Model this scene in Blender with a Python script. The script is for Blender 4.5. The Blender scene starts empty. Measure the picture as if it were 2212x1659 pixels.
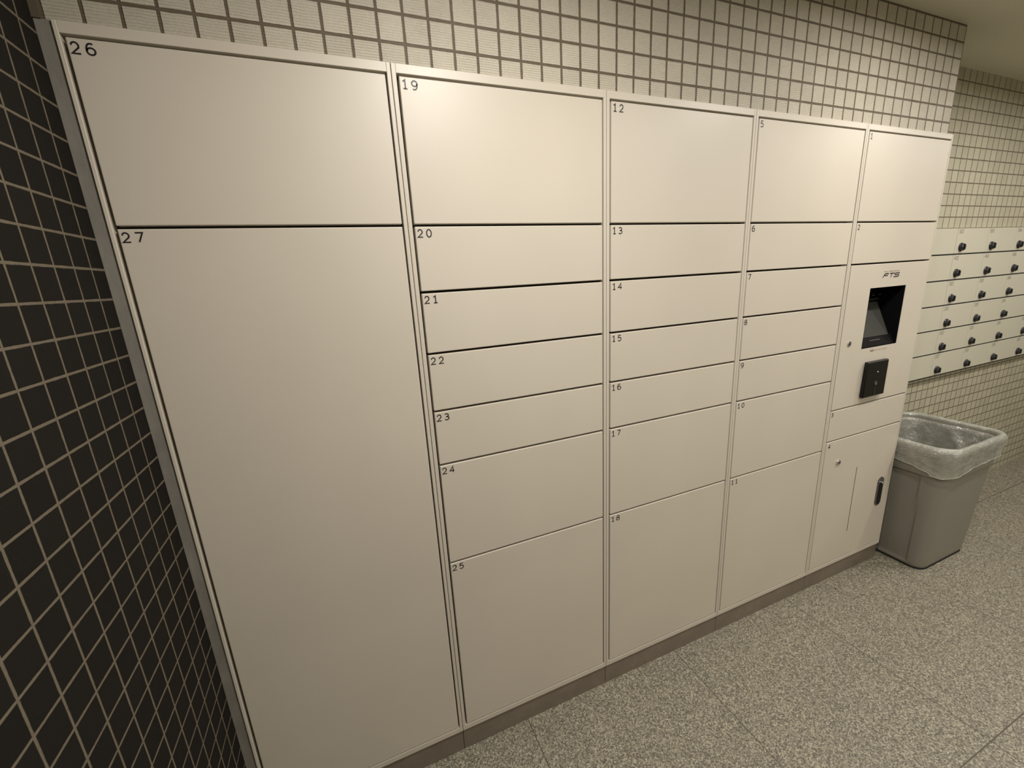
import bpy, bmesh, math, random
from mathutils import Vector, Matrix
random.seed(7)
scene = bpy.context.scene
COL = scene.collection
PI = math.pi
FZ = 0.0766                       # height of the locker frames above the floor

# ------------------------------------------------------------------ camera
cam_d = bpy.data.cameras.new('camera')
cam = bpy.data.objects.new('camera', cam_d)
COL.objects.link(cam)
RM = ((0.92408293, -0.37823297, -0.05486850),
      (-0.14235725, -0.20740083, -0.96784261),
      (0.35469021, 0.90217776, -0.24549977))
cam.matrix_world = Matrix(((RM[0][0], -RM[1][0], -RM[2][0], -0.15832),
                           (RM[0][1], -RM[1][1], -RM[2][1], -0.95643),
                           (RM[0][2], -RM[1][2], -RM[2][2], 1.29080 + FZ),
                           (0, 0, 0, 1)))
cam_d.sensor_fit = 'HORIZONTAL'
cam_d.sensor_width = 36.0
cam_d.lens = 900.608 / 2212 * 36
cam_d.clip_start = 0.02
scene.camera = cam

# ------------------------------------------------------------------ world, exposure
w = bpy.data.worlds.new('world')
scene.world = w
w.use_nodes = True
w.node_tree.nodes['Background'].inputs[0].default_value = (0.9, 0.85, 0.72, 1)
w.node_tree.nodes['Background'].inputs[1].default_value = 0.05
vs = scene.view_settings
vs.view_transform = 'Standard'
vs.look = 'None'
vs.gamma = 1.0
vs.use_curve_mapping = False
vs.exposure = 0.09

CEIL = 2.0525 + FZ
LAMP_COL = (1.0, 0.945, 0.885)
# ceiling downlights: x, y, watts
LAMPS = [(0.21, -0.68, 14.8), (1.47, -0.58, 9.6), (2.58, -0.58, 10.3),
         (0.10, -2.05, 0.7), (1.40, -2.05, 8), (2.55, -2.05, 15), (3.70, -0.58, 9)]  # back row: unseen lamps added as fill

# ------------------------------------------------------------------ node helpers
def new_mat(name):
    m = bpy.data.materials.new(name)
    m.use_nodes = True
    nt = m.node_tree
    return m, nt, nt.nodes['Principled BSDF']

def N(nt, kind, **kw):
    n = nt.nodes.new(kind)
    for k, v in kw.items():
        setattr(n, k, v)
    return n

def math_node(nt, op, a, b=None, clamp=False):
    n = N(nt, 'ShaderNodeMath', operation=op, use_clamp=clamp)
    for i, v in enumerate((a, b)):
        if v is None: continue
        if isinstance(v, (int, float)): n.inputs[i].default_value = v
        else: nt.links.new(v, n.inputs[i])
    return n.outputs[0]

def mix_col(nt, fac, a, b, blend='MIX'):
    n = N(nt, 'ShaderNodeMix', data_type='RGBA', blend_type=blend)
    for sock, v in ((n.inputs[0], fac), (n.inputs[6], a), (n.inputs[7], b)):
        if isinstance(v, (int, float)): sock.default_value = v
        elif isinstance(v, tuple): sock.default_value = (*v, 1) if len(v) == 3 else v
        else: nt.links.new(v, sock)
    return n.outputs[2]

def coords(nt):
    return N(nt, 'ShaderNodeTexCoord').outputs['Object']

def noise(nt, vec, scale, detail=3, rough=0.55):
    n = N(nt, 'ShaderNodeTexNoise')
    n.inputs['Scale'].default_value = scale
    n.inputs['Detail'].default_value = detail
    n.inputs['Roughness'].default_value = rough
    nt.links.new(vec, n.inputs['Vector'])
    return n

def maprange(nt, v, a, b, c=0.0, d=1.0):
    n = N(nt, 'ShaderNodeMapRange')
    nt.links.new(v, n.inputs[0])
    for i, x in enumerate((a, b, c, d)):
        n.inputs[i + 1].default_value = x
    return n.outputs[0]

def bump(nt, bsdf, height, strength, dist):
    b = N(nt, 'ShaderNodeBump')
    b.inputs['Strength'].default_value = strength
    b.inputs['Distance'].default_value = dist
    nt.links.new(height, b.inputs['Height'])
    nt.links.new(b.outputs[0], bsdf.inputs['Normal'])

def plain(name, col, rough=0.5, metal=0.0, spec=0.5, emit=None):
    m, nt, b = new_mat(name)
    b.inputs['Base Color'].default_value = (*col, 1)
    b.inputs['Roughness'].default_value = rough
    b.inputs['Metallic'].default_value = metal
    b.inputs['Specular IOR Level'].default_value = spec
    if emit:
        b.inputs['Emission Color'].default_value = (*emit[0], 1)
        b.inputs['Emission Strength'].default_value = emit[1]
    return m

def paint(name, col, rough=0.45, var=0.03, peel=0.05):
    """powder coated sheet steel with a fine orange peel"""
    m, nt, b = new_mat(name)
    co = coords(nt)
    n1 = noise(nt, co, 2.5, 2)
    f = maprange(nt, n1.outputs[0], 0.3, 0.7)
    c = mix_col(nt, f, tuple(x * (1 - var) for x in col), tuple(min(1, x * (1 + var)) for x in col))
    nt.links.new(c, b.inputs['Base Color'])
    b.inputs['Roughness'].default_value = rough
    n2 = noise(nt, co, 900, 2)
    bump(nt, b, n2.outputs[0], peel, 0.001)
    return m

def tile_mat(name, axis, pu, pz, tile, grout, gw=0.005, ribs=0.0, speck=0.0, rough=0.6, pitch=0.05, gz=None, spec=0.4):
    """square wall mosaic: grout centred on pu + n*pitch and pz + n*pitch"""
    m, nt, b = new_mat(name)
    co = coords(nt)
    sep = N(nt, 'ShaderNodeSeparateXYZ')
    nt.links.new(co, sep.inputs[0])
    wob = noise(nt, co, 60, 2)
    wv = math_node(nt, 'MULTIPLY', math_node(nt, 'SUBTRACT', wob.outputs[0], 0.5), 0.03)
    masks = []
    cells = []
    for out, ph, g in ((sep.outputs[axis], pu, gw), (sep.outputs['Z'], pz, gz or gw)):
        u = math_node(nt, 'DIVIDE', math_node(nt, 'SUBTRACT', out, ph), pitch)
        cells.append(math_node(nt, 'FLOOR', u))
        fr = math_node(nt, 'FRACT', u)
        d = math_node(nt, 'SUBTRACT', 0.5, math_node(nt, 'ABSOLUTE', math_node(nt, 'SUBTRACT', fr, 0.5)))
        d = math_node(nt, 'ADD', d, wv)
        h = g / 2 / pitch
        masks.append(maprange(nt, d, h * 0.8, h * 1.25))       # 0 in grout, 1 on tile
    tmask = math_node(nt, 'MINIMUM', masks[0], masks[1])
    cv = N(nt, 'ShaderNodeCombineXYZ')
    nt.links.new(cells[0], cv.inputs[0]); nt.links.new(cells[1], cv.inputs[1])
    wn = N(nt, 'ShaderNodeTexWhiteNoise', noise_dimensions='3D')
    nt.links.new(cv.outputs[0], wn.inputs['Vector'])
    rnd = wn.outputs['Value']
    tc = mix_col(nt, rnd, tuple(x * 0.93 for x in tile), tuple(x * 1.05 for x in tile))
    fine = noise(nt, co, 420, 3)
    tc = mix_col(nt, maprange(nt, fine.outputs[0], 0.35, 0.7), tc, mix_col(nt, 1.0, tc, (0.86, 0.85, 0.83), 'MULTIPLY')) if speck else tc
    gn = noise(nt, co, 250, 3)
    gc = mix_col(nt, gn.outputs[0], tuple(x * 0.8 for x in grout), tuple(x * 1.2 for x in grout))
    height = math_node(nt, 'MULTIPLY', tmask, 1.0)
    if ribs:
        wavy = noise(nt, co, 45, 2)
        zz = math_node(nt, 'ADD', sep.outputs['Z'], math_node(nt, 'MULTIPLY', wavy.outputs[0], 0.0035))
        s = math_node(nt, 'SINE', math_node(nt, 'MULTIPLY', zz, 2 * PI / 0.0046))
        s01 = math_node(nt, 'ADD', math_node(nt, 'MULTIPLY', s, 0.5), 0.5)
        fade = maprange(nt, noise(nt, co, 12, 2).outputs[0], 0.3, 0.6, 0.45, 1.0)
        s01 = math_node(nt, 'MULTIPLY', s01, fade)
        height = math_node(nt, 'ADD', height, math_node(nt, 'MULTIPLY', s01, ribs))
    height = math_node(nt, 'ADD', height, math_node(nt, 'MULTIPLY', fine.outputs[0], 0.25))
    col = mix_col(nt, tmask, gc, tc)
    nt.links.new(col, b.inputs['Base Color'])
    b.inputs['Roughness'].default_value = rough
    b.inputs['Specular IOR Level'].default_value = spec
    bump(nt, b, height, 0.8, 0.0016)
    return m

# ------------------------------------------------------------------ materials
M = {}
M['locker'] = paint('ivory_powder_coat', (0.585, 0.535, 0.450), 0.42)
M['gap'] = plain('dark_gap', (0.03, 0.027, 0.024), 0.8)
M['mail'] = paint('ivory_mailbox_paint', (0.56, 0.535, 0.435), 0.42)
M['ink'] = plain('black_ink', (0.018, 0.016, 0.018), 0.5)
M['grey_ink'] = plain('grey_ink', (0.12, 0.11, 0.10), 0.6)
M['faint_ink'] = plain('faint_ink', (0.17, 0.155, 0.13), 0.6)
M['red_ink'] = plain('red_brown_ink', (0.30, 0.19, 0.15), 0.6)
M['black'] = plain('black_plastic', (0.007, 0.0065, 0.006), 0.34, spec=0.3)
M['void'] = plain('matt_black_recess', (0.004, 0.004, 0.005), 0.9, spec=0.1)
M['bezel'] = plain('black_bezel', (0.007, 0.0065, 0.007), 0.5, spec=0.12)
M['knob'] = plain('black_knob_plastic', (0.016, 0.016, 0.018), 0.33)
M['glass'] = plain('dark_screen_glass', (0.058, 0.059, 0.052), 0.25)
M['lens'] = plain('glossy_lens', (0.02, 0.02, 0.02), 0.08, spec=0.9)
M['chrome'] = plain('chrome', (0.72, 0.70, 0.66), 0.18, 1.0)
M['slot'] = plain('slot_black', (0.006, 0.006, 0.006), 0.8)
M['pull'] = plain('dark_pull_metal', (0.16, 0.15, 0.15), 0.35, 0.6)
M['white'] = plain('white_crumb', (0.85, 0.85, 0.8), 0.3)
M['led'] = plain('green_led', (0.3, 0.5, 0.45), 0.3, emit=((0.5, 1.0, 0.85), 0.6))
M['sealant'] = plain('brown_sealant', (0.10, 0.08, 0.05), 0.7)
M['lamp'] = plain('lamp_diffuser', (0.9, 0.88, 0.8), 0.5, emit=(LAMP_COL, 12.0))
M['lamp_ring'] = plain('white_ring', (0.75, 0.73, 0.68), 0.4)

def metal(name, col, rough, metallic, stretch, lo=0.8, hi=1.15, stain=0.0):
    m, nt, b = new_mat(name)
    co = coords(nt)
    mp = N(nt, 'ShaderNodeMapping')
    mp.inputs['Scale'].default_value = stretch
    nt.links.new(co, mp.inputs['Vector'])
    n1 = noise(nt, mp.outputs[0], 40, 4)
    n2 = noise(nt, co, 9, 4, 0.65)
    f = math_node(nt, 'ADD', math_node(nt, 'MULTIPLY', n1.outputs[0], 0.35), math_node(nt, 'MULTIPLY', n2.outputs[0], 0.65))
    f = maprange(nt, f, 0.32, 0.68)
    c = mix_col(nt, f, tuple(x * lo for x in col), tuple(x * hi for x in col))
    if stain:
        n3 = noise(nt, co, 14, 5, 0.7)
        c = mix_col(nt, maprange(nt, n3.outputs[0], 0.60, 0.72, 0, stain), c, (0.5, 0.45, 0.38))
    nt.links.new(c, b.inputs['Base Color'])
    b.inputs['Metallic'].default_value = metallic
    rr = maprange(nt, n2.outputs[0], 0.3, 0.7, rough * 0.85, rough * 1.2)
    nt.links.new(rr, b.inputs['Roughness'])
    bump(nt, b, n1.outputs[0], 0.06, 0.001)
    return m
M['plinth'] = metal('brushed_steel_plinth', (0.27, 0.23, 0.185), 0.42, 0.55, (1, 1, 14), stain=0.25)
M['filler'] = metal('galvanised_filler', (0.265, 0.25, 0.22), 0.55, 0.15, (6, 6, 1), 0.82, 1.12)

M['tile_near'] = tile_mat('ribbed_ivory_mosaic', 'X', -0.4656, 1.7493 + FZ, (0.52, 0.483, 0.395), (0.125, 0.098, 0.064), 0.0052, ribs=0.55, speck=1)
M['tile_far'] = tile_mat('ivory_mosaic', 'X', 2.494, 1.405 + FZ, (0.47, 0.445, 0.335), (0.14, 0.11, 0.07), 0.0042, ribs=0.4, speck=1)
M['tile_dark'] = tile_mat('charcoal_mosaic', 'Y', -0.2378, 1.4935 + FZ, (0.015, 0.0132, 0.011), (0.150, 0.126, 0.092), 0.0040, ribs=0.0, rough=0.8, spec=0.07)
M['tile_plain'] = tile_mat('ivory_mosaic_behind', 'Y', 0.0, 0.0, (0.47, 0.445, 0.335), (0.14, 0.11, 0.07), 0.0042)

def ceiling_mat():
    m, nt, b = new_mat('painted_ceiling')
    co = coords(nt)
    n = noise(nt, co, 160, 4)
    nt.links.new(mix_col(nt, n.outputs[0], (0.64, 0.615, 0.50), (0.70, 0.67, 0.55)), b.inputs['Base Color'])
    b.inputs['Roughness'].default_value = 0.9
    bump(nt, b, n.outputs[0], 0.25, 0.002)
    return m
M['ceiling'] = ceiling_mat()

def floor_mat():
    m, nt, b = new_mat('speckled_granite_tile')
    co = coords(nt)
    v = N(nt, 'ShaderNodeTexVoronoi', feature='F1')
    v.inputs['Scale'].default_value = 300
    nt.links.new(co, v.inputs['Vector'])
    sp = N(nt, 'ShaderNodeSeparateColor')
    nt.links.new(v.outputs['Color'], sp.inputs[0])
    n1 = noise(nt, co, 240, 4, 0.7)
    f = math_node(nt, 'ADD', math_node(nt, 'MULTIPLY', sp.outputs[0], 0.5), math_node(nt, 'MULTIPLY', n1.outputs[0], 0.5))
    r = N(nt, 'ShaderNodeValToRGB')
    nt.links.new(f, r.inputs[0])
    e = r.color_ramp.elements
    e[0].position = 0.27; e[0].color = (0.085, 0.078, 0.060, 1)
    e[1].position = 0.75; e[1].color = (0.42, 0.385, 0.30, 1)
    k = e.new(0.42); k.color = (0.165, 0.150, 0.115, 1)
    k = e.new(0.58); k.color = (0.245, 0.225, 0.172, 1)
    big = noise(nt, co, 3, 3)
    col = mix_col(nt, 1.0, r.outputs[0], mix_col(nt, big.outputs[0], (0.92, 0.92, 0.92), (1.06, 1.05, 1.0)), 'MULTIPLY')
    sep = N(nt, 'ShaderNodeSeparateXYZ')
    nt.links.new(co, sep.inputs[0])
    ms = []
    for out, ph, pt in ((sep.outputs['X'], 0.209, 0.594), (sep.outputs['Y'], -0.608, 0.64)):
        u = math_node(nt, 'DIVIDE', math_node(nt, 'SUBTRACT', out, ph), pt)
        fr = math_node(nt, 'FRACT', u)
        d = math_node(nt, 'SUBTRACT', 0.5, math_node(nt, 'ABSOLUTE', math_node(nt, 'SUBTRACT', fr, 0.5)))
        ms.append(maprange(nt, d, 0.0016, 0.0032))
    mk = math_node(nt, 'MINIMUM', ms[0], ms[1])
    col = mix_col(nt, mk, (0.080, 0.068, 0.048), col)
    nt.links.new(col, b.inputs['Base Color'])
    b.inputs['Roughness'].default_value = 0.5
    h = math_node(nt, 'ADD', mk, math_node(nt, 'MULTIPLY', n1.outputs[0], 0.12))
    bump(nt, b, h, 0.4, 0.001)
    return m
M['floor'] = floor_mat()

def bin_mat():
    m, nt, b = new_mat('grey_plastic')
    co = coords(nt)
    n = noise(nt, co, 350, 3)
    nt.links.new(mix_col(nt, n.outputs[0], (0.205, 0.192, 0.158), (0.25, 0.235, 0.195)), b.inputs['Base Color'])
    b.inputs['Roughness'].default_value = 0.5
    bump(nt, b, n.outputs[0], 0.15, 0.001)
    return m
M['bin'] = bin_mat()

def liner_mat():
    m, nt, b = new_mat('clear_plastic_film')
    nt.nodes.remove(b)
    out = nt.nodes['Material Output']
    co = coords(nt)
    d = N(nt, 'ShaderNodeBsdfDiffuse'); d.inputs[0].default_value = (0.80, 0.81, 0.75, 1)
    tl = N(nt, 'ShaderNodeBsdfTranslucent'); tl.inputs[0].default_value = (0.80, 0.81, 0.75, 1)
    g = N(nt, 'ShaderNodeBsdfGlossy'); g.inputs[0].default_value = (0.9, 0.9, 0.85, 1); g.inputs['Roughness'].default_value = 0.16
    tr = N(nt, 'ShaderNodeBsdfTransparent'); tr.inputs[0].default_value = (0.88, 0.9, 0.86, 1)
    n = noise(nt, co, 26, 5, 0.65)
    bp = N(nt, 'ShaderNodeBump'); bp.inputs['Strength'].default_value = 1.0; bp.inputs['Distance'].default_value = 0.012
    nt.links.new(n.outputs[0], bp.inputs['Height'])
    for s in (d, tl, g): nt.links.new(bp.outputs[0], s.inputs['Normal'])
    def mx(f, a, c):
        x = N(nt, 'ShaderNodeMixShader'); x.inputs[0].default_value = f
        nt.links.new(a, x.inputs[1]); nt.links.new(c, x.inputs[2]); return x
    a = mx(0.4, d.outputs[0], tl.outputs[0])
    c = mx(0.28, a.outputs[0], g.outputs[0])
    e = mx(0.5, c.outputs[0], tr.outputs[0])
    nt.links.new(maprange(nt, n.outputs[0], 0.3, 0.7, 0.62, 0.35), e.inputs[0])
    nt.links.new(e.outputs[0], out.inputs[0])
    return m
M['liner'] = liner_mat()

# ------------------------------------------------------------------ mesh helpers
def link(name, bm, mat, parent=None, smooth=False):
    me = bpy.data.meshes.new(name)
    bm.normal_update()
    bm.to_mesh(me); bm.free()
    if mat: me.materials.append(M[mat])
    if smooth:
        for p in me.polygons: p.use_smooth = True
    o = bpy.data.objects.new(name, me)
    COL.objects.link(o)
    if parent: o.parent = parent
    return o

def box(bm, x0, x1, y0, y1, z0, z1, bev=0.0, seg=2):
    b2 = bmesh.new()
    vs_ = [b2.verts.new((x, y, z)) for x in (x0, x1) for y in (y0, y1) for z in (z0, z1)]
    for f in ((0, 1, 3, 2), (4, 6, 7, 5), (0, 4, 5, 1), (2, 3, 7, 6), (0, 2, 6, 4), (1, 5, 7, 3)):
        b2.faces.new([vs_[i] for i in f])
    bmesh.ops.recalc_face_normals(b2, faces=b2.faces)
    if bev:
        bmesh.ops.bevel(b2, geom=list(b2.edges), offset=bev, segments=seg, profile=0.5, affect='EDGES')
    merge(bm, b2)

def merge(bm, b2):
    mp = {v: bm.verts.new(v.co) for v in b2.verts}
    for f in b2.faces:
        try: bm.faces.new([mp[v] for v in f.verts])
        except ValueError: pass
    b2.free()

def prism(bm, pts, y0, y1):
    """polygon given in (x, z), extruded along y"""
    a = [bm.verts.new((x, y0, z)) for x, z in pts]
    b = [bm.verts.new((x, y1, z)) for x, z in pts]
    n = len(pts)
    bm.faces.new(a); bm.faces.new(b[::-1])
    for i in range(n): bm.faces.new((a[i], b[i], b[(i + 1) % n], a[(i + 1) % n]))
    bmesh.ops.recalc_face_normals(bm, faces=bm.faces)

def lathe_y(bm, cx, cz, prof, seg=28, rot=0.0):
    """profile [(radius, y)] revolved about a y axis through (cx, cz)"""
    rings = []
    for r, y in prof:
        rings.append([bm.verts.new((cx + r * math.cos(rot + 2 * PI * i / seg), y, cz + r * math.sin(rot + 2 * PI * i / seg))) for i in range(seg)])
    for a, b in zip(rings, rings[1:]):
        for i in range(seg): bm.faces.new((a[i], a[(i + 1) % seg], b[(i + 1) % seg], b[i]))
    bm.faces.new(rings[0][::-1]); bm.faces.new(rings[-1])
    bmesh.ops.recalc_face_normals(bm, faces=bm.faces)

def thing(name, label, cat, loc=(0, 0, 0), group=None):
    o = bpy.data.objects.new(name, None)
    o.empty_display_size = 0.05
    COL.objects.link(o)
    o.location = loc
    o['label'] = label; o['category'] = cat
    if group: o['group'] = group
    return o

def tag(o, label, cat, group=None):
    o['label'] = label; o['category'] = cat
    if group: o['group'] = group
    return o

def struct(name, bm, mat):
    o = link(name, bm, mat)
    o['kind'] = 'structure'
    return o

# ------------------------------------------------------------------ lettering
def arc(cx, cy, rx, ry, a0, a1, n=14):
    return [(cx + rx * math.cos(math.radians(a0 + (a1 - a0) * i / n)), cy + ry * math.sin(math.radians(a0 + (a1 - a0) * i / n))) for i in range(n + 1)]

GLYPH = {
 '0': [arc(.5, .5, .40, .5, 90, 450, 32)],
 '1': [[(.16, .80), (.52, 1.0), (.52, 0.0)], [(.18, 0), (.84, 0)]],
 '2': [[(.08, .80)] + arc(.48, .68, .36, .32, 160, -30, 14) + [(.08, 0), (.92, 0)]],
 '3': [[(.10, .90)] + arc(.44, .75, .36, .25, 125, -80, 12) + [(.34, .52)], [(.34, .53)] + arc(.46, .27, .42, .27, 80, -150, 14)],
 '4': [[(.70, 0), (.70, 1.0), (.06, .30), (.96, .30)]],
 '5': [[(.84, 1.0), (.22, 1.0), (.17, .56)] + arc(.46, .32, .42, .32, 120, -145, 16)],
 '6': [[(.80, .95), (.62, 1.0)] + arc(.50, .45, .42, .55, 95, 180, 8) + arc(.50, .31, .42, .31, 180, 540, 24)],
 '7': [[(.08, 1.0), (.92, 1.0), (.36, 0)]],
 '8': [arc(.5, .76, .34, .24, -90, 270, 22), arc(.5, .27, .42, .27, 90, 450, 24)],
 '9': [[(.20, .05), (.38, 0)] + arc(.50, .55, .42, .55, -85, 0, 8) + arc(.50, .69, .42, .31, 0, 360, 24)],
}
def ribbon(bm, pts, wd, y):
    P = [Vector(p) for p in pts]
    closed = (P[0] - P[-1]).length < 1e-6
    if closed: P = P[:-1]
    n = len(P); L, Rr = [], []
    for i in range(n):
        a = P[(i - 1) % n] if (closed or i > 0) else None
        c = P[(i + 1) % n] if (closed or i < n - 1) else None
        d1 = (P[i] - a).normalized() if a is not None else None
        d2 = (c - P[i]).normalized() if c is not None else None
        if d1 is None: d1 = d2
        if d2 is None: d2 = d1
        n1 = Vector((-d1.y, d1.x)); n2 = Vector((-d2.y, d2.x))
        m = n1 + n2
        m = n1 if m.length < 1e-6 else m.normalized()
        k = wd / 2 / max(0.45, m.dot(n1))
        L.append(bm.verts.new((P[i].x + m.x * k, y, P[i].y + m.y * k)))
        Rr.append(bm.verts.new((P[i].x - m.x * k, y, P[i].y - m.y * k)))
    for i in range(n if closed else n - 1):
        j = (i + 1) % n
        bm.faces.new((L[i], L[j], Rr[j], Rr[i]))

def digits(bm, text, x, ztop, h=0.0155, wd=0.0125, adv=0.0188, st=0.0025, y=-0.0003):
    for i, ch in enumerate(text):
        for line in GLYPH[ch]:
            ribbon(bm, [(x + i * adv + px * wd, ztop - h + pz * h) for px, pz in line], st, y)

def font_text(body, x, z, size, mat, parent, name, y=-0.0004, shear=0.0, width=None):
    cu = bpy.data.curves.new(name, 'FONT')
    cu.body = body; cu.size = size; cu.shear = shear
    cu.resolution_u = 3
    t = bpy.data.objects.new(name, cu)
    COL.objects.link(t)
    bpy.context.view_layer.update()
    me = bpy.data.meshes.new_from_object(t.evaluated_get(bpy.context.evaluated_depsgraph_get()))
    bpy.data.objects.remove(t)
    xs = [v.co.x for v in me.vertices] or [0]
    x0, x1 = min(xs), max(xs)
    k = (width / (x1 - x0)) if width and x1 > x0 else 1.0
    for v in me.vertices:
        v.co = Vector((x + (v.co.x - x0) * k, y, z + v.co.y))
    me.materials.clear(); me.materials.append(M[mat])
    o = bpy.data.objects.new(name, me)
    COL.objects.link(o)
    o.parent = parent
    return o

# ================================================================== the room
XL = -0.5273                    # face of the dark side wall
YF = 0.193                      # face of the far tiled wall
YB = -2.9
XR = 5.2
bm = bmesh.new(); box(bm, XL - 0.12, XR + 0.12, YB - 0.12, YF + 0.15, -0.06, 0.0); struct('floor', bm, 'floor')
bm = bmesh.new(); box(bm, XL - 0.12, XR + 0.12, YB - 0.12, YF + 0.15, CEIL, CEIL + 0.06); struct('ceiling', bm, 'ceiling')
bm = bmesh.new(); box(bm, XL - 0.12, XL, YB - 0.12, YF, 0, CEIL); struct('wall_left', bm, 'tile_dark')
bm = bmesh.new(); box(bm, XL - 0.12, XR + 0.12, YF, YF + 0.15, 0, CEIL); struct('wall_back', bm, 'tile_far')
bm = bmesh.new(); box(bm, XL, 1.9850, 0.006, YF, 1.7135 + FZ, CEIL); struct('wall_upper', bm, 'tile_near')
bm = bmesh.new(); box(bm, XR, XR + 0.12, YB, YF, 0, CEIL); struct('wall_right', bm, 'tile_plain')
bm = bmesh.new(); box(bm, XL, XR, YB - 0.12, YB, 0, CEIL); struct('wall_front', bm, 'ceiling')
bm = bmesh.new(); box(bm, XL, XL + 0.0105, 0.002, 0.006, 1.7135 + FZ, CEIL); struct('trim_1', bm, 'sealant')

# ================================================================== parcel lockers
X = [-0.5058, 0.0000, 0.5020, 1.0035, 1.5095, 2.0125]
TOP = 1.713
JZ = [1.4119, 1.2705, 1.1303, 0.9904, 0.8512, 0.5701]   # joints between compartments, above frame bottom
DB, DT = 0.0185, 1.6915                                 # lowest and highest door edge
DEPTH = 0.188
columns = [
    ('leftmost locker column with compartments 26 and 27, beside the dark tiled wall', [JZ[0]], ['26', '27']),
    ('ivory locker column with compartments 19 to 25, second from the dark wall', JZ, ['19', '20', '21', '22', '23', '24', '25']),
    ('ivory locker column with compartments 12 to 18, in the middle of the row', JZ, ['12', '13', '14', '15', '16', '17', '18']),
    ('ivory locker column with compartments 5 to 11, left of the screen column', JZ, ['5', '6', '7', '8', '9', '10', '11']),
    ('rightmost locker column with touch screen, card reader and compartments 1 to 4', [JZ[0], JZ[1], 0.7290, 0.6000], ['1', '2', '', '3', '4']),
]
GROUP = 'ivory parcel locker columns in a row'
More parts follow.
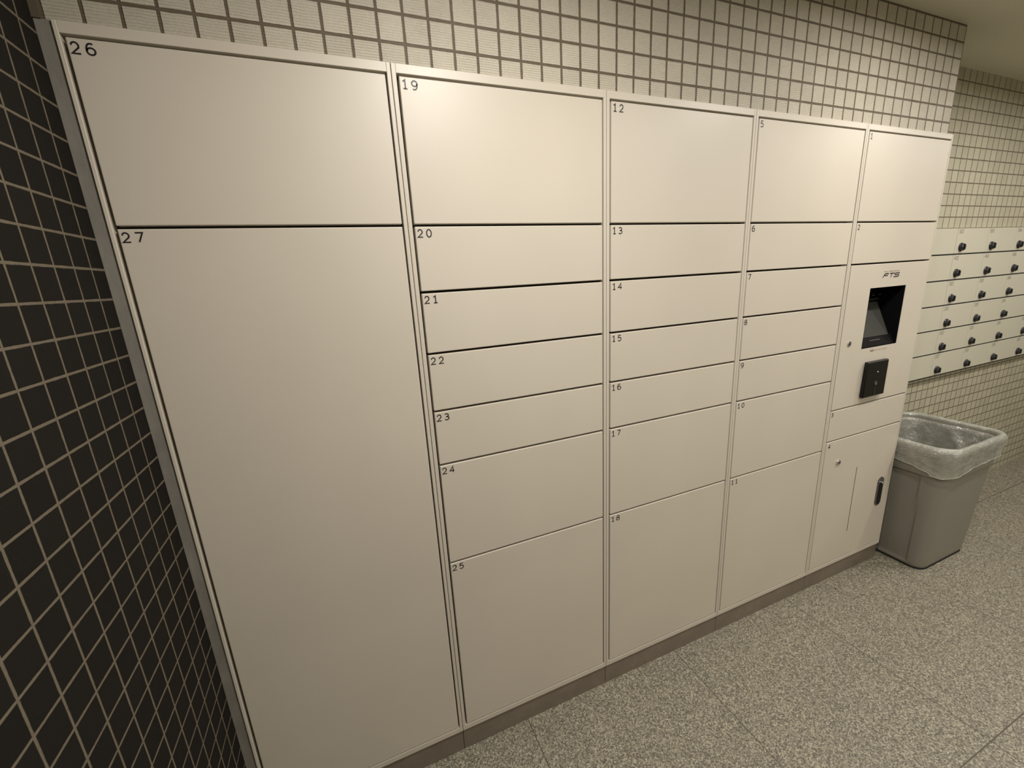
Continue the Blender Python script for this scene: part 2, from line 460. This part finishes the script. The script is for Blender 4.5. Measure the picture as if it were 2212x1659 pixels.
for ci, (label, joints, nums) in enumerate(columns):
    x0, x1 = X[ci], X[ci + 1]
    root = thing('parcel_locker', label, 'locker', (x0, 0, 0), GROUP)
    W = x1 - x0
    last = ci == 4
    fl, fr = 0.0095, 0.0085            # stiles
    gl, gr = 0.0045, 0.0034            # gaps beside the doors
    if last: fr, gr = 0.0078, 0.0006
    if ci == 0: fl, gl = 0.0068, 0.0055
    e = 0.0006
    bm = bmesh.new()
    box(bm, e, fl, 0, 0.022, FZ, FZ + TOP, 0.0008, 1)
    box(bm, W - fr, W - e, 0, 0.022, FZ, FZ + TOP, 0.0008, 1)
    box(bm, fl, W - fr, 0.0002, 0.022, FZ + 1.6960, FZ + TOP, 0.0006, 1)
    box(bm, fl, W - fr, 0.0002, 0.022, FZ, FZ + DB - 0.002, 0.0006, 1)
    link('frame', bm, 'locker', root)
    bm = bmesh.new()
    if last:      # the cabinet is open behind the screen
        hx0, hx1, hz0, hz1 = 1.6515 - x0, 1.8740 - x0, 0.9560, 1.1825
        box(bm, e, W - e, 0.022, DEPTH, FZ, FZ + hz0 - 0.001)
        box(bm, e, W - e, 0.022, DEPTH, FZ + hz1 + 0.001, FZ + TOP)
        box(bm, e, hx0 - 0.001, 0.022, DEPTH, FZ + hz0 - 0.001, FZ + hz1 + 0.001)
        box(bm, hx1 + 0.001, W - e, 0.022, DEPTH, FZ + hz0 - 0.001, FZ + hz1 + 0.001)
    else:
        box(bm, e, W - e, 0.022, DEPTH, FZ, FZ + TOP)
    link('cabinet_body', bm, 'locker', root)
    bm = bmesh.new()
    if last:
        box(bm, fl, W - fr, 0.0195, 0.0219, FZ + DB, FZ + hz0 - 0.001)
        box(bm, fl, W - fr, 0.0195, 0.0219, FZ + hz1 + 0.001, FZ + 1.696)
        box(bm, fl, hx0 - 0.001, 0.0195, 0.0219, FZ + hz0 - 0.001, FZ + hz1 + 0.001)
        box(bm, hx1 + 0.001, W - fr, 0.0195, 0.0219, FZ + hz0 - 0.001, FZ + hz1 + 0.001)
    else:
        box(bm, fl, W - fr, 0.0195, 0.0219, FZ + DB, FZ + 1.696)
    link('dark_backing', bm, 'gap', root)  # backing sheet coloured dark to give the shade in the door gaps
    bm = bmesh.new(); box(bm, 0.0008, W - (0.006 if last else 0.0008), 0.005, DEPTH, 0.0005, FZ)
    link('plinth', bm, 'plinth', root)
    zs = [DT] + list(joints) + [DB]
    for k in range(len(zs) - 1):
        zt = zs[k] - (0.0 if k == 0 else 0.0024)
        zb = zs[k + 1] + (0.0 if k == len(zs) - 2 else 0.0029)
        xa, xb = fl + gl, W - fr - gr
        panel = last and k == 2
        if panel:
            # front panel with a hole for the screen
            hx0, hx1, hz0, hz1 = 1.6515 - x0, 1.8740 - x0, 0.9560, 1.1825
            bm = bmesh.new()
            b2 = bmesh.new()
            o4 = [(xa, zb), (xb, zb), (xb, zt), (xa, zt)]
            i4 = [(hx0, hz0), (hx1, hz0), (hx1, hz1), (hx0, hz1)]
            rings = []
            for y, pts in ((0.016, o4), (0.0012, o4), (0.0, [(o4[i][0] + (0.0012, -0.0012, -0.0012, 0.0012)[i], o4[i][1] + (0.0012, 0.0012, -0.0012, -0.0012)[i]) for i in range(4)]), (0.0, i4), (0.0012, i4)):
                rings.append([b2.verts.new((a, y, b + FZ)) for a, b in pts])
            for a, b in zip(rings, rings[1:]):
                for i in range(4): b2.faces.new((a[i], a[(i + 1) % 4], b[(i + 1) % 4], b[i]))
            bmesh.ops.recalc_face_normals(b2, faces=b2.faces)
            merge(bm, b2)
            pn = link('control_panel', bm, 'locker', root)
            # recess
            bm = bmesh.new()
            ex = 0.0
            r0 = [bm.verts.new((a, 0.0013, b + FZ)) for a, b in [(hx0, hz0), (hx1, hz0), (hx1, hz1), (hx0, hz1)]]
            r1 = [bm.verts.new((a, 0.13, b + FZ)) for a, b in [(hx0, hz0), (hx1, hz0), (hx1, hz1), (hx0, hz1)]]
            for i in range(4): bm.faces.new((r0[i], r0[(i + 1) % 4], r1[(i + 1) % 4], r1[i]))
            bm.faces.new(r1)
            link('screen_recess', bm, 'void', pn)
            # tilted bezel and screen
            bm = bmesh.new()
            def tilt(z): return 0.006 + (z - 0.958) * (0.076 / 0.175)
            def slab(bmx, xa_, xb_, za, zb_, off, th):
                v = []
                for xx in (xa_, xb_):
                    for zz in (za, zb_):
                        for t in (0, th): v.append(bmx.verts.new((xx - x0, tilt(zz) + off + t, zz + FZ)))
                for f in ((0, 1, 3, 2), (4, 6, 7, 5), (0, 4, 5, 1), (2, 3, 7, 6), (0, 2, 6, 4), (1, 5, 7, 3)):
                    bmx.faces.new([v[i] for i in f])
                bmesh.ops.recalc_face_normals(bmx, faces=bmx.faces)
            slab(bm, 1.6535, 1.8720, 0.9575, 0.9915, 0.002, 0.004)
            slab(bm, 1.6535, 1.8590, 0.9915, 1.124, 0.002, 0.004)
            link('screen_bezel', bm, 'bezel', pn)
            bm = bmesh.new()
            slab(bm, 1.6620, 1.8530, 0.9925, 1.118, 0.0005, 0.0014)
            link('touch_screen', bm, 'glass', pn)
            bm = bmesh.new()
            for q in (1.8230, 1.8790 - 0.012):
                lathe_y(bm, q - x0, 1.146 + FZ, [(0.004, 0.080), (0.003, 0.0745)], 12)
            box(bm, 1.79 - x0, 1.868 - x0, 0.078, 0.084, 1.128 + FZ, 1.131 + FZ)
            link('studs_and_bar', bm, 'pull', pn)  # two small round studs and a thin bar inside the recess
            bm = bmesh.new()
            prism(bm, [(1.725 - x0, 0.9775 + FZ), (1.79 - x0, 0.9775 + FZ), (1.79 - x0, 0.9805 + FZ), (1.725 - x0, 0.9805 + FZ)], 0.0150, 0.0163)
            link('maker_mark', bm, 'grey_ink', pn)
            # logo FTS, slanted, strokes thick
            bm = bmesh.new()
            def S(px, pz):       # logo box, px 0..1 over .098 m, pz 0..1 over .0155 m
                return (1.7160 - x0 + px * 0.098 + pz * 0.006, 1.2165 + FZ + pz * 0.0155)
            for poly in ([(0, 0), (.035, .62), (.06, .88), (.10, .92), (.30, .92)], [(.04, .5), (.27, .5)],
                         [(.36, .92), (.67, .92)], [(.515, .92), (.495, .0)],
                         [(.99, .92), (.76, .92), (.71, .85), (.71, .60), (.74, .50), (.95, .50), (.985, .42), (.975, .15), (.94, .07), (.67, .07)]):
                ribbon(bm, [S(*q) for q in poly], 0.0038, -0.0003)
            link('logo', bm, 'ink', pn)
            font_text('FULL TIME SYSTEM', 1.7200 - x0, 1.2365 + FZ, 0.0062, 'faint_ink', pn, 'logo_caption', width=0.094)
            font_text('画面', 1.7095 - x0, 0.9400 + FZ, 0.0095, 'grey_ink', pn, 'notice_text', width=0.020)
            font_text('にタッチしてください', 1.7310 - x0, 0.9400 + FZ, 0.0085, 'red_ink', pn, 'notice_text', width=0.086)
            # key lock
            bm = bmesh.new()
            lathe_y(bm, 1.5718 - x0, 0.9856 + FZ, [(0.0105, 0.001), (0.0105, -0.0018), (0.0088, -0.003), (0.0070, -0.003)], 28)
            kl = link('key_lock', bm, 'chrome', pn)
            bm = bmesh.new(); lathe_y(bm, 1.5718 - x0, 0.9856 + FZ, [(0.0066, -0.0029), (0.0066, -0.0036)], 20)
            box(bm, 1.5712 - x0, 1.5724 - x0, -0.0042, -0.0030, 0.9815 + FZ, 0.9897 + FZ)
            link('keyway', bm, 'pull', kl)
            # card reader
            bm = bmesh.new()
            rx0, rx1, rz0, rz1 = 1.6800 - x0, 1.8110 - x0, 0.7590 + FZ, 0.9020 + FZ
            fx = 0.0
            b2 = bmesh.new()
            back = [b2.verts.new(q) for q in ((rx0 + .004, 0.0, rz0 + .004), (rx1 + .008, 0.0, rz0 + .004), (rx1 + .008, 0.0, rz1 - .001), (rx0 + .010, 0.0, rz1 - .001))]
            mid = [b2.verts.new(q) for q in ((rx0, -0.012, rz0), (rx1 + .002, -0.012, rz0), (rx1 + .002, -0.012, rz1), (rx0 + .002, -0.012, rz1))]
            frn = [b2.verts.new(q) for q in ((rx0 + .002, -0.016, rz0 + .003), (rx1, -0.016, rz0 + .003), (rx1, -0.016, rz1 - .003), (rx0 + .002, -0.016, rz1 - .003))]
            for a, b in ((back, mid), (mid, frn)):
                for i in range(4): b2.faces.new((a[i], a[(i + 1) % 4], b[(i + 1) % 4], b[i]))
            b2.faces.new(frn); b2.faces.new(back[::-1])
            bmesh.ops.recalc_face_normals(b2, faces=b2.faces)
            merge(bm, b2)
            rd = link('card_reader', bm, 'black', root)
            bm = bmesh.new(); lathe_y(bm, 1.7500 - x0, 0.8585 + FZ, [(0.0022, -0.0155), (0.0022, -0.0168)], 14)
            link('status_light', bm, 'led', rd)
            bm = bmesh.new(); lathe_y(bm, 1.7480 - x0, 0.8130 + FZ, [(0.0085, -0.0155), (0.0085, -0.0175), (0.0065, -0.0180), (0.0060, -0.0165)], 24)
            link('sensor_ring', bm, 'pull', rd)
            bm = bmesh.new(); box(bm, 1.7435 - x0, 1.7525 - x0, -0.0166, -0.0150, 0.7640 + FZ, 0.800 + FZ)
            link('card_slot', bm, 'slot', rd)
            continue
        bm = bmesh.new()
        box(bm, xa, xb, 0.0004, 0.0185, FZ + zb, FZ + zt, 0.0017, 3)
        door = link('door', bm, 'locker', root)
        t = nums[k]
        if t:
            bm = bmesh.new()
            tx = (0.0160 if ci == 0 else 0.0185) if not (last and k == 4) else 0.0270
            digits(bm, t, tx, FZ + zt - 0.0062 - (0.004 if (last and k == 4) else 0), y=0.0001, st=0.0030 if (last and k == 4) else 0.0025)
            link('compartment_number', bm, 'ink', door)
        if last and k == 4:
            bm = bmesh.new()
            lathe_y(bm, 1.6117 - x0, 0.4994 + FZ, [(0.0110, 0.001), (0.0110, -0.0035), (0.0092, -0.0055), (0.0070, -0.0055)], 28)
            kl = link('key_lock', bm, 'chrome', door)
            bm = bmesh.new(); lathe_y(bm, 1.6117 - x0, 0.4994 + FZ, [(0.0066, -0.0054), (0.0066, -0.0060)], 20)
            link('keyway', bm, 'pull', kl)
            bm = bmesh.new(); box(bm, 1.7456 - x0, 1.7480 - x0, -0.0001, 0.0015, 0.1426 + FZ, 0.4471 + FZ)
            link('mail_slot', bm, 'slot', door)
            # recessed pull: rounded slot cup with a raised grip bar
            def rr(cx, z0, z1, hw, n=10):
                return [(cx + hw * math.cos(a), z1 - hw + hw * math.sin(a)) for a in [PI * i / n for i in range(n + 1)]] + \
                       [(cx + hw * math.cos(a), z0 + hw + hw * math.sin(a)) for a in [PI + PI * i / n for i in range(n + 1)]]
            hx = 1.9370 - x0
            bm = bmesh.new(); prism(bm, rr(hx, 0.2180 + FZ, 0.3560 + FZ, 0.0200), -0.0030, 0.001)
            hd = link('handle', bm, 'pull', door)
            bm = bmesh.new(); prism(bm, rr(hx + 0.001, 0.2230 + FZ, 0.3300 + FZ, 0.0125), -0.0042, -0.0029)
            link('grip_recess', bm, 'black', hd)
            bm = bmesh.new()
            lathe_y(bm, hx + 0.006, 0.3280 + FZ, [(0.0050, -0.003), (0.0050, -0.008), (0.003, -0.0095)], 16)
            link('release_button', bm, 'chrome', hd)

# grey filler between the lockers and the dark wall
bm = bmesh.new()
box(bm, XL + 0.0002, X[0] - 0.0006, 0.004, 0.0058, 0.001, 1.7135 + FZ, 0.0004, 1)
tag(link('filler_strip', bm, 'filler'), 'tall narrow grey metal filler strip between lockers and dark tiled wall', 'strip')

# ================================================================== mailboxes on the far wall
MX, MP = 2.2920, 0.2800          # first column's left edge and column width
MT, MH = 1.4025, 0.1199          # top edge and row height
MY = 0.165
COLN = ['first column', 'second column', 'third column', 'fourth column', 'fifth column']
ROWN = ['top', 'second', 'third', 'fourth', 'fifth', 'bottom']
FLOOR_NO = ['5', '4', '3', '2', '1', '1']

def make_mailbox():
    root = thing('mailbox', 'x', 'mailbox', (0, 0, 0), 'ivory mailboxes with black dial knobs')
    bm = bmesh.new(); box(bm, 0.0003, MP - 0.0003, 0.0030, 0.0275, 0.0003, MH - 0.0003)
    link('mailbox_body', bm, 'mail', root)
    bm = bmesh.new(); box(bm, 0.0003, MP - 0.0003, 0.0018, 0.0030, 0.0003, 0.0066)
    link('shadow_strip', bm, 'slot', root)
    bm = bmesh.new()
    box(bm, 0.0022, MP - 0.0010, 0.0, 0.0030, 0.0058, MH - 0.0004, 0.0007, 1)
    dr = link('door', bm, 'mail', root)
    kx, kz = 0.0485, 0.0345
    bm = bmesh.new()
    lathe_y(bm, kx, kz, [(0.0200, 0.0005), (0.0200, -0.0025), (0.0185, -0.0045), (0.0165, -0.0045)], 28)
    kb = link('dial_knob', bm, 'knob', root)
    bm = bmesh.new()
    # grip: fluted barrel with a raised bar
    prof = [(0.0160, -0.0045), (0.0155, -0.012), (0.0135, -0.014)]
    b2 = bmesh.new(); seg = 32; rings = []
    for r, y in prof:
        rings.append([b2.verts.new((kx + r * (1 + 0.05 * math.cos(8 * 2 * PI * i / seg)) * math.cos(2 * PI * i / seg), y,
                                    kz + r * (1 + 0.05 * math.cos(8 * 2 * PI * i / seg)) * math.sin(2 * PI * i / seg))) for i in range(seg)])
    for a, b in zip(rings, rings[1:]):
        for i in range(seg): b2.faces.new((a[i], a[(i + 1) % seg], b[(i + 1) % seg], b[i]))
    b2.faces.new(rings[-1])
    bmesh.ops.recalc_face_normals(b2, faces=b2.faces)
    merge(bm, b2)
    box(bm, kx - 0.0042, kx + 0.0042, -0.0180, -0.0135, kz - 0.0125, kz + 0.0125, 0.0018, 2)
    link('knob_grip', bm, 'knob', kb, smooth=False)
    return root, dr
proto, proto_door = make_mailbox()
def copy_tree(o, parent=None):
    c = o.copy(); COL.objects.link(c)
    if parent is not None: c.parent = parent
    for ch in list(o.children): copy_tree(ch, c)
    return c
boxes = []
for c in range(5):
    for r in range(6):
        if c == 4 and r < 2: continue
        boxes.append((c, r))
roots = [proto] + [copy_tree(proto) for _ in boxes[1:]]
for o, (c, r) in zip(roots, boxes):
    o.location = (MX + c * MP, MY, FZ + MT - (r + 1) * MH)
    where = {0: 'nearest the lockers', 1: 'second column from the lockers', 2: 'third column from the lockers',
             3: 'fourth column from the lockers', 4: 'fifth column, at the right picture edge'}[c]
    o['label'] = 'ivory mailbox in the %s row, %s' % (ROWN[r], where)
    if c:
        bm = bmesh.new()
        digits(bm, FLOOR_NO[r] + '0' + str(c + 1), 0.013, MH - 0.0060, 0.0165, 0.0095, 0.0135, 0.0021, -0.0003)
        link('number_label', bm, 'faint_ink', [k for k in o.children if k.name.startswith('door')][0])

# ================================================================== waste bin with liner
BX0, BX1, BY0, BY1 = 2.062, 2.428, -0.142, 0.150      # base
TX0, TX1, TY0, TY1 = 2.037, 2.472, -0.172, 0.180      # rim
BH = 0.585
def rrect(x0, x1, y0, y1, r, n=9):
    pts = []
    for cx, cy, a0 in ((x1 - r, y1 - r, 0), (x0 + r, y1 - r, 90), (x0 + r, y0 + r, 180), (x1 - r, y0 + r, 270)):
        pts += [(cx + r * math.cos(math.radians(a0 + 90 * i / n)), cy + r * math.sin(math.radians(a0 + 90 * i / n))) for i in range(n + 1)]
    # resample to even spacing, fixed count, starting at the first point
    P = [Vector(p) for p in pts] + [Vector(pts[0])]
    L = [0]
    for a, b in zip(P, P[1:]): L.append(L[-1] + (b - a).length)
    NP = 168; out = []; j = 0
    for i in range(NP):
        d = L[-1] * i / NP
        while L[j + 1] < d: j += 1
        t = (d - L[j]) / max(1e-9, L[j + 1] - L[j])
        out.append(P[j].lerp(P[j + 1], t))
    return out
def section(t, inset, r=None):
    lerp = lambda a, b: a + (b - a) * t
    return rrect(lerp(BX0, TX0) + inset, lerp(BX1, TX1) - inset, lerp(BY0, TY0) + inset, lerp(BY1, TY1) - inset, (r or lerp(0.045, 0.062)) - min(inset, 0.02) * 0.6)
def recessed(t, depth):
    out = []
    for p in section(t, 0.0):
        xl = BX0 + (TX0 - BX0) * t
        out.append(Vector((p.x + depth, p.y)) if (p.x < xl + 0.004 and -0.088 < p.y < 0.11) else p)
    return out
def loft(bm, rows):
    R_ = [[bm.verts.new((p.x, p.y, z)) for p in pts] for pts, z in rows]
    n = len(R_[0])
    for a, b in zip(R_, R_[1:]):
        for i in range(n): bm.faces.new((a[i], a[(i + 1) % n], b[(i + 1) % n], b[i]))
    return R_
bx = thing('waste_bin', 'tall grey plastic waste bin with clear liner, standing right of the lockers', 'trash can', ((BX0 + BX1) / 2, 0, 0))
off = Vector((-(BX0 + BX1) / 2, 0, 0))
def binlink(name, bm, mat, parent=bx, smooth=True):
    for v in bm.verts: v.co += off
    bmesh.ops.recalc_face_normals(bm, faces=bm.faces)
    return link(name, bm, mat, parent, smooth)
bm = bmesh.new()
rows = [(section(0, 0.008), 0.004), (section(0, 0.002), 0.008), (section(0.01, 0.0), 0.016)]
rows.append((recessed(0.045, 0.0045), BH * 0.045))
for i in range(1, 13): rows.append((recessed(i / 16, 0.0045), BH * i / 16))
rows += [(recessed(0.775, 0.0045), BH * 0.775), (section(0.782, -0.0045), BH * 0.780), (section(0.93, -0.0045), BH * 0.93)]
rows += [(section(0.935, -0.0045), BH * 0.935), (section(0.94, -0.010), BH * 0.94), (section(0.985, -0.012), BH * 0.985), (section(1.0, -0.006), BH), (section(1.0, 0.002), BH), (section(0.98, 0.005), BH * 0.98), (section(0.5, 0.005), BH * 0.5), (section(0.03, 0.006), 0.02)]
R_ = loft(bm, rows)
bm.faces.new(R_[0][::-1]); bm.faces.new(R_[-1])
bb = binlink('bin_body', bm, 'bin')
bb.data.set_sharp_from_angle(angle=math.radians(22))
# dark foot line
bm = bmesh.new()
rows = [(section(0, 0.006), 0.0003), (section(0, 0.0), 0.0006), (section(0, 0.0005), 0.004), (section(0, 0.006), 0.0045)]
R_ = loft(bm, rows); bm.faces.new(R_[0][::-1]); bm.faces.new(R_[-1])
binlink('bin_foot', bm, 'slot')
# liner: inside skin, over the rim, hem outside
lin = thing('bin_liner', 'crumpled translucent plastic bag folded over the grey bin rim', 'trash bag', ((BX0 + BX1) / 2, 0, 0))
bm = bmesh.new()
rnd = random.Random(3)
ph = [rnd.uniform(0, 6.28) for _ in range(12)]
def wob(s, k):      # periodic wobble along the perimeter
    return (math.sin(s * 5 + ph[0] + k * 1.7) + 0.7 * math.sin(s * 11 + ph[1] + k * 2.9) + 0.5 * math.sin(s * 23 + ph[2] - k * 3.7) + 0.35 * math.sin(s * 41 + ph[3] + k * 7)) / 2.5
def hem(px, py):
    dl = 0.080
    # lower round the front left corner
    d = math.hypot(px - 2.05, py + 0.16)
    return dl + 0.030 * math.exp(-(d / 0.16) ** 2) + (0.012 if py < -0.12 else 0)
FOLDS = [(10, 0.35, 2.2, 0.016), (30, -0.25, 3.0, 0.012), (52, 0.30, 2.0, 0.018), (64, 0.0, 1.8, 0.014), (78, -0.12, 2.5, 0.012), (105, 0.1, 3.0, 0.012), (140, 0.2, 2.5, 0.012), (158, -0.3, 2.4, 0.014)]
rows = []
NPR = 168
prof = [('in', z) for z in (0.16, 0.20, 0.24, 0.28, 0.31, 0.34, 0.37, 0.40, 0.43, 0.455, 0.48, 0.50, 0.52, 0.54, 0.555, 0.57)] + [('rim', a) for a in (-60, -20, 20, 60, 100, 140)] + [('out', q) for q in (0.12, 0.25, 0.4, 0.55, 0.7, 0.85, 1.0)]
for k, (kind, q) in enumerate(prof):
    ring = []
    for i in range(NPR):
        s = 2 * PI * i / NPR
        if kind == 'in':
            base = section(q / BH, 0.0)[i] if i == 0 else None
        ring.append(None)
    if kind == 'in':
        z = q; t = z / BH
        inn = section(t, 0.012)
        cen = Vector(((BX0 + BX1) / 2 + 0.01, 0.0))
        amp = 0.004 + 0.020 * (1 - t)
        pts = []
        for i in range(NPR):
            s = 2 * PI * i / NPR
            d = (cen - inn[i]).normalized()
            f = max(0.0, wob(s, z * 9)) * amp
            for i0, sl, wd_, am in FOLDS:
                c_ = i0 + sl * (1 - t) * 168
                dd_ = min(abs(i - c_) % 168, 168 - abs(i - c_) % 168)
                f += am * min(1, (1 - t) * 9) * math.exp(-(dd_ / wd_) ** 2)
            f += 0.028 * max(0, 1 - t * 1.02) * max(0, math.sin(s * 2 + 1.0))
            pts.append((inn[i].x + d.x * f, inn[i].y + d.y * f, z + 0.004 * wob(s, 2)))
    elif kind == 'rim':
        a = math.radians(q)
        mid = section(1.0, -0.004); nout = section(1.0, -0.017)
        pts = []
        for i in range(NPR):
            s = 2 * PI * i / NPR
            d = (nout[i] - mid[i]).normalized()
            rr_ = 0.0130 + 0.0012 * wob(s, 1 + k * .2)
            pts.append((mid[i].x + d.x * -rr_ * math.cos(a + PI / 3 * 0) * (1 if q < 90 else 1), mid[i].y - d.y * rr_ * math.cos(a), BH - 0.002 + rr_ * math.sin(a) + 0.0022 * wob(s * 1, 4)))
    else:
        pts = []
        for i in range(NPR):
            s = 2 * PI * i / NPR
            p0 = section(1.0, -0.017)[i] if i == 0 else None
        o1 = section(1.0, -0.019); o2 = section(0.80, -0.012)
        for i in range(NPR):
            s = 2 * PI * i / NPR
            h = hem(o1[i].x, o1[i].y) + 0.006 * wob(s, 9)
            z = BH + 0.004 - q * h
            # hangs from the rolled rim, slightly loose
            p = o1[i].lerp(o2[i], min(1, (BH - z) / (BH * 0.2)) * 0.85)
            loose = 0.0018 * wob(s, q * 4)
            c = Vector(((TX0 + TX1) / 2, 0.0)); dd = (p - c).normalized()
            pts.append((p.x + dd.x * loose, p.y + dd.y * loose, z))
    rows.append([bm.verts.new(p) for p in pts])
for a, b in zip(rows, rows[1:]):
    for i in range(NPR): bm.faces.new((a[i], a[(i + 1) % NPR], b[(i + 1) % NPR], b[i]))
# sagging bottom
cv = bm.verts.new(((BX0 + BX1) / 2, 0.0, 0.13))
for i in range(NPR): bm.faces.new((rows[0][(i + 1) % NPR], rows[0][i], cv))
for v in bm.verts: v.co += off
bmesh.ops.recalc_face_normals(bm, faces=bm.faces)
link('bag_film', bm, 'liner', lin, smooth=True)
# thicker rolled hem that catches the light
bm = bmesh.new()
me = bpy.data.objects['bag_film'].data
last_ring = [me.vertices[(len(prof) - 1) * NPR + i].co.copy() for i in range(NPR)]
rings = []
for i in range(NPR):
    t = (last_ring[(i + 1) % NPR] - last_ring[i - 1]).normalized()
    up = Vector((0, 0, 1)); sd = t.cross(up).normalized(); u2 = sd.cross(t)
    rings.append([bm.verts.new(last_ring[i] + (sd * math.cos(a) + u2 * math.sin(a)) * 0.0016) for a in [2 * PI * j / 6 for j in range(6)]])
for i in range(NPR):
    a, b = rings[i], rings[(i + 1) % NPR]
    for j in range(6): bm.faces.new((a[j], a[(j + 1) % 6], b[(j + 1) % 6], b[j]))
bmesh.ops.recalc_face_normals(bm, faces=bm.faces)
link('bag_hem', bm, 'liner', lin, smooth=True)

# ================================================================== crumbs on the floor
def crumb(x, y, s, mat, label):
    bm = bmesh.new()
    bmesh.ops.create_icosphere(bm, subdivisions=1, radius=s)
    for v in bm.verts:
        v.co.z = v.co.z * 0.5 + s * 0.5
        v.co.x *= rnd.uniform(0.7, 1.3); v.co.y *= rnd.uniform(0.7, 1.2)
        v.co.z = max(0.0, v.co.z)
    o = link('crumb', bm, mat)
    o.location = (x, y, 0)
    tag(o, label, 'crumb')

# ================================================================== ceiling downlights
def downlight():
    root = thing('downlight', 'x', 'ceiling light', (0, 0, CEIL), 'round recessed ceiling downlights')
    bm = bmesh.new()
    seg = 40; prof = [(0.062, 0.0), (0.062, -0.003), (0.050, -0.004), (0.047, -0.001)]
    rg = [[bm.verts.new((r * math.cos(2 * PI * i / seg), r * math.sin(2 * PI * i / seg), z)) for i in range(seg)] for r, z in prof]
    for a, b in zip(rg, rg[1:]):
        for i in range(seg): bm.faces.new((a[i], a[(i + 1) % seg], b[(i + 1) % seg], b[i]))
    bmesh.ops.recalc_face_normals(bm, faces=bm.faces)
    link('trim_ring', bm, 'lamp_ring', root)
    bm = bmesh.new()
    vsx = [bm.verts.new((0.047 * math.cos(2 * PI * i / seg), 0.047 * math.sin(2 * PI * i / seg), -0.0012)) for i in range(seg)]
    bm.faces.new(vsx[::-1])
    link('diffuser', bm, 'lamp', root)
    return root
dl0 = downlight()
for i, (lx, ly, pw) in enumerate(LAMPS):
    o = dl0 if i == 0 else copy_tree(dl0)
    o.location = (lx, ly, CEIL)
    o['label'] = 'round ceiling downlight, ' + ['above the second locker column from the dark wall', 'above the fourth locker column from the dark wall', 'over the mailboxes', 'unseen, added as fill over the open floor on the left', 'unseen, added as fill over the open floor in the middle', 'unseen, added as fill over the open floor on the right', 'over the far right end of the mailboxes'][i]
for i, (lx, ly, pw) in enumerate(LAMPS):
    ld = bpy.data.lights.new('downlight_beam', 'AREA')
    ld.energy = pw; ld.color = LAMP_COL
    ld.shape = 'DISK'; ld.size = 0.09; ld.spread = math.radians(174)
    lo = bpy.data.objects.new('downlight_beam', ld)
    COL.objects.link(lo)
    lo.location = (lx, ly, CEIL - 0.012)
crumb(1.6358, -0.0491, 0.0030, 'slot', 'tiny black crumb on the speckled floor near the locker plinth')
crumb(1.9102, -0.1520, 0.0022, 'white', 'tiny white crumb on the floor in front of the grey bin')
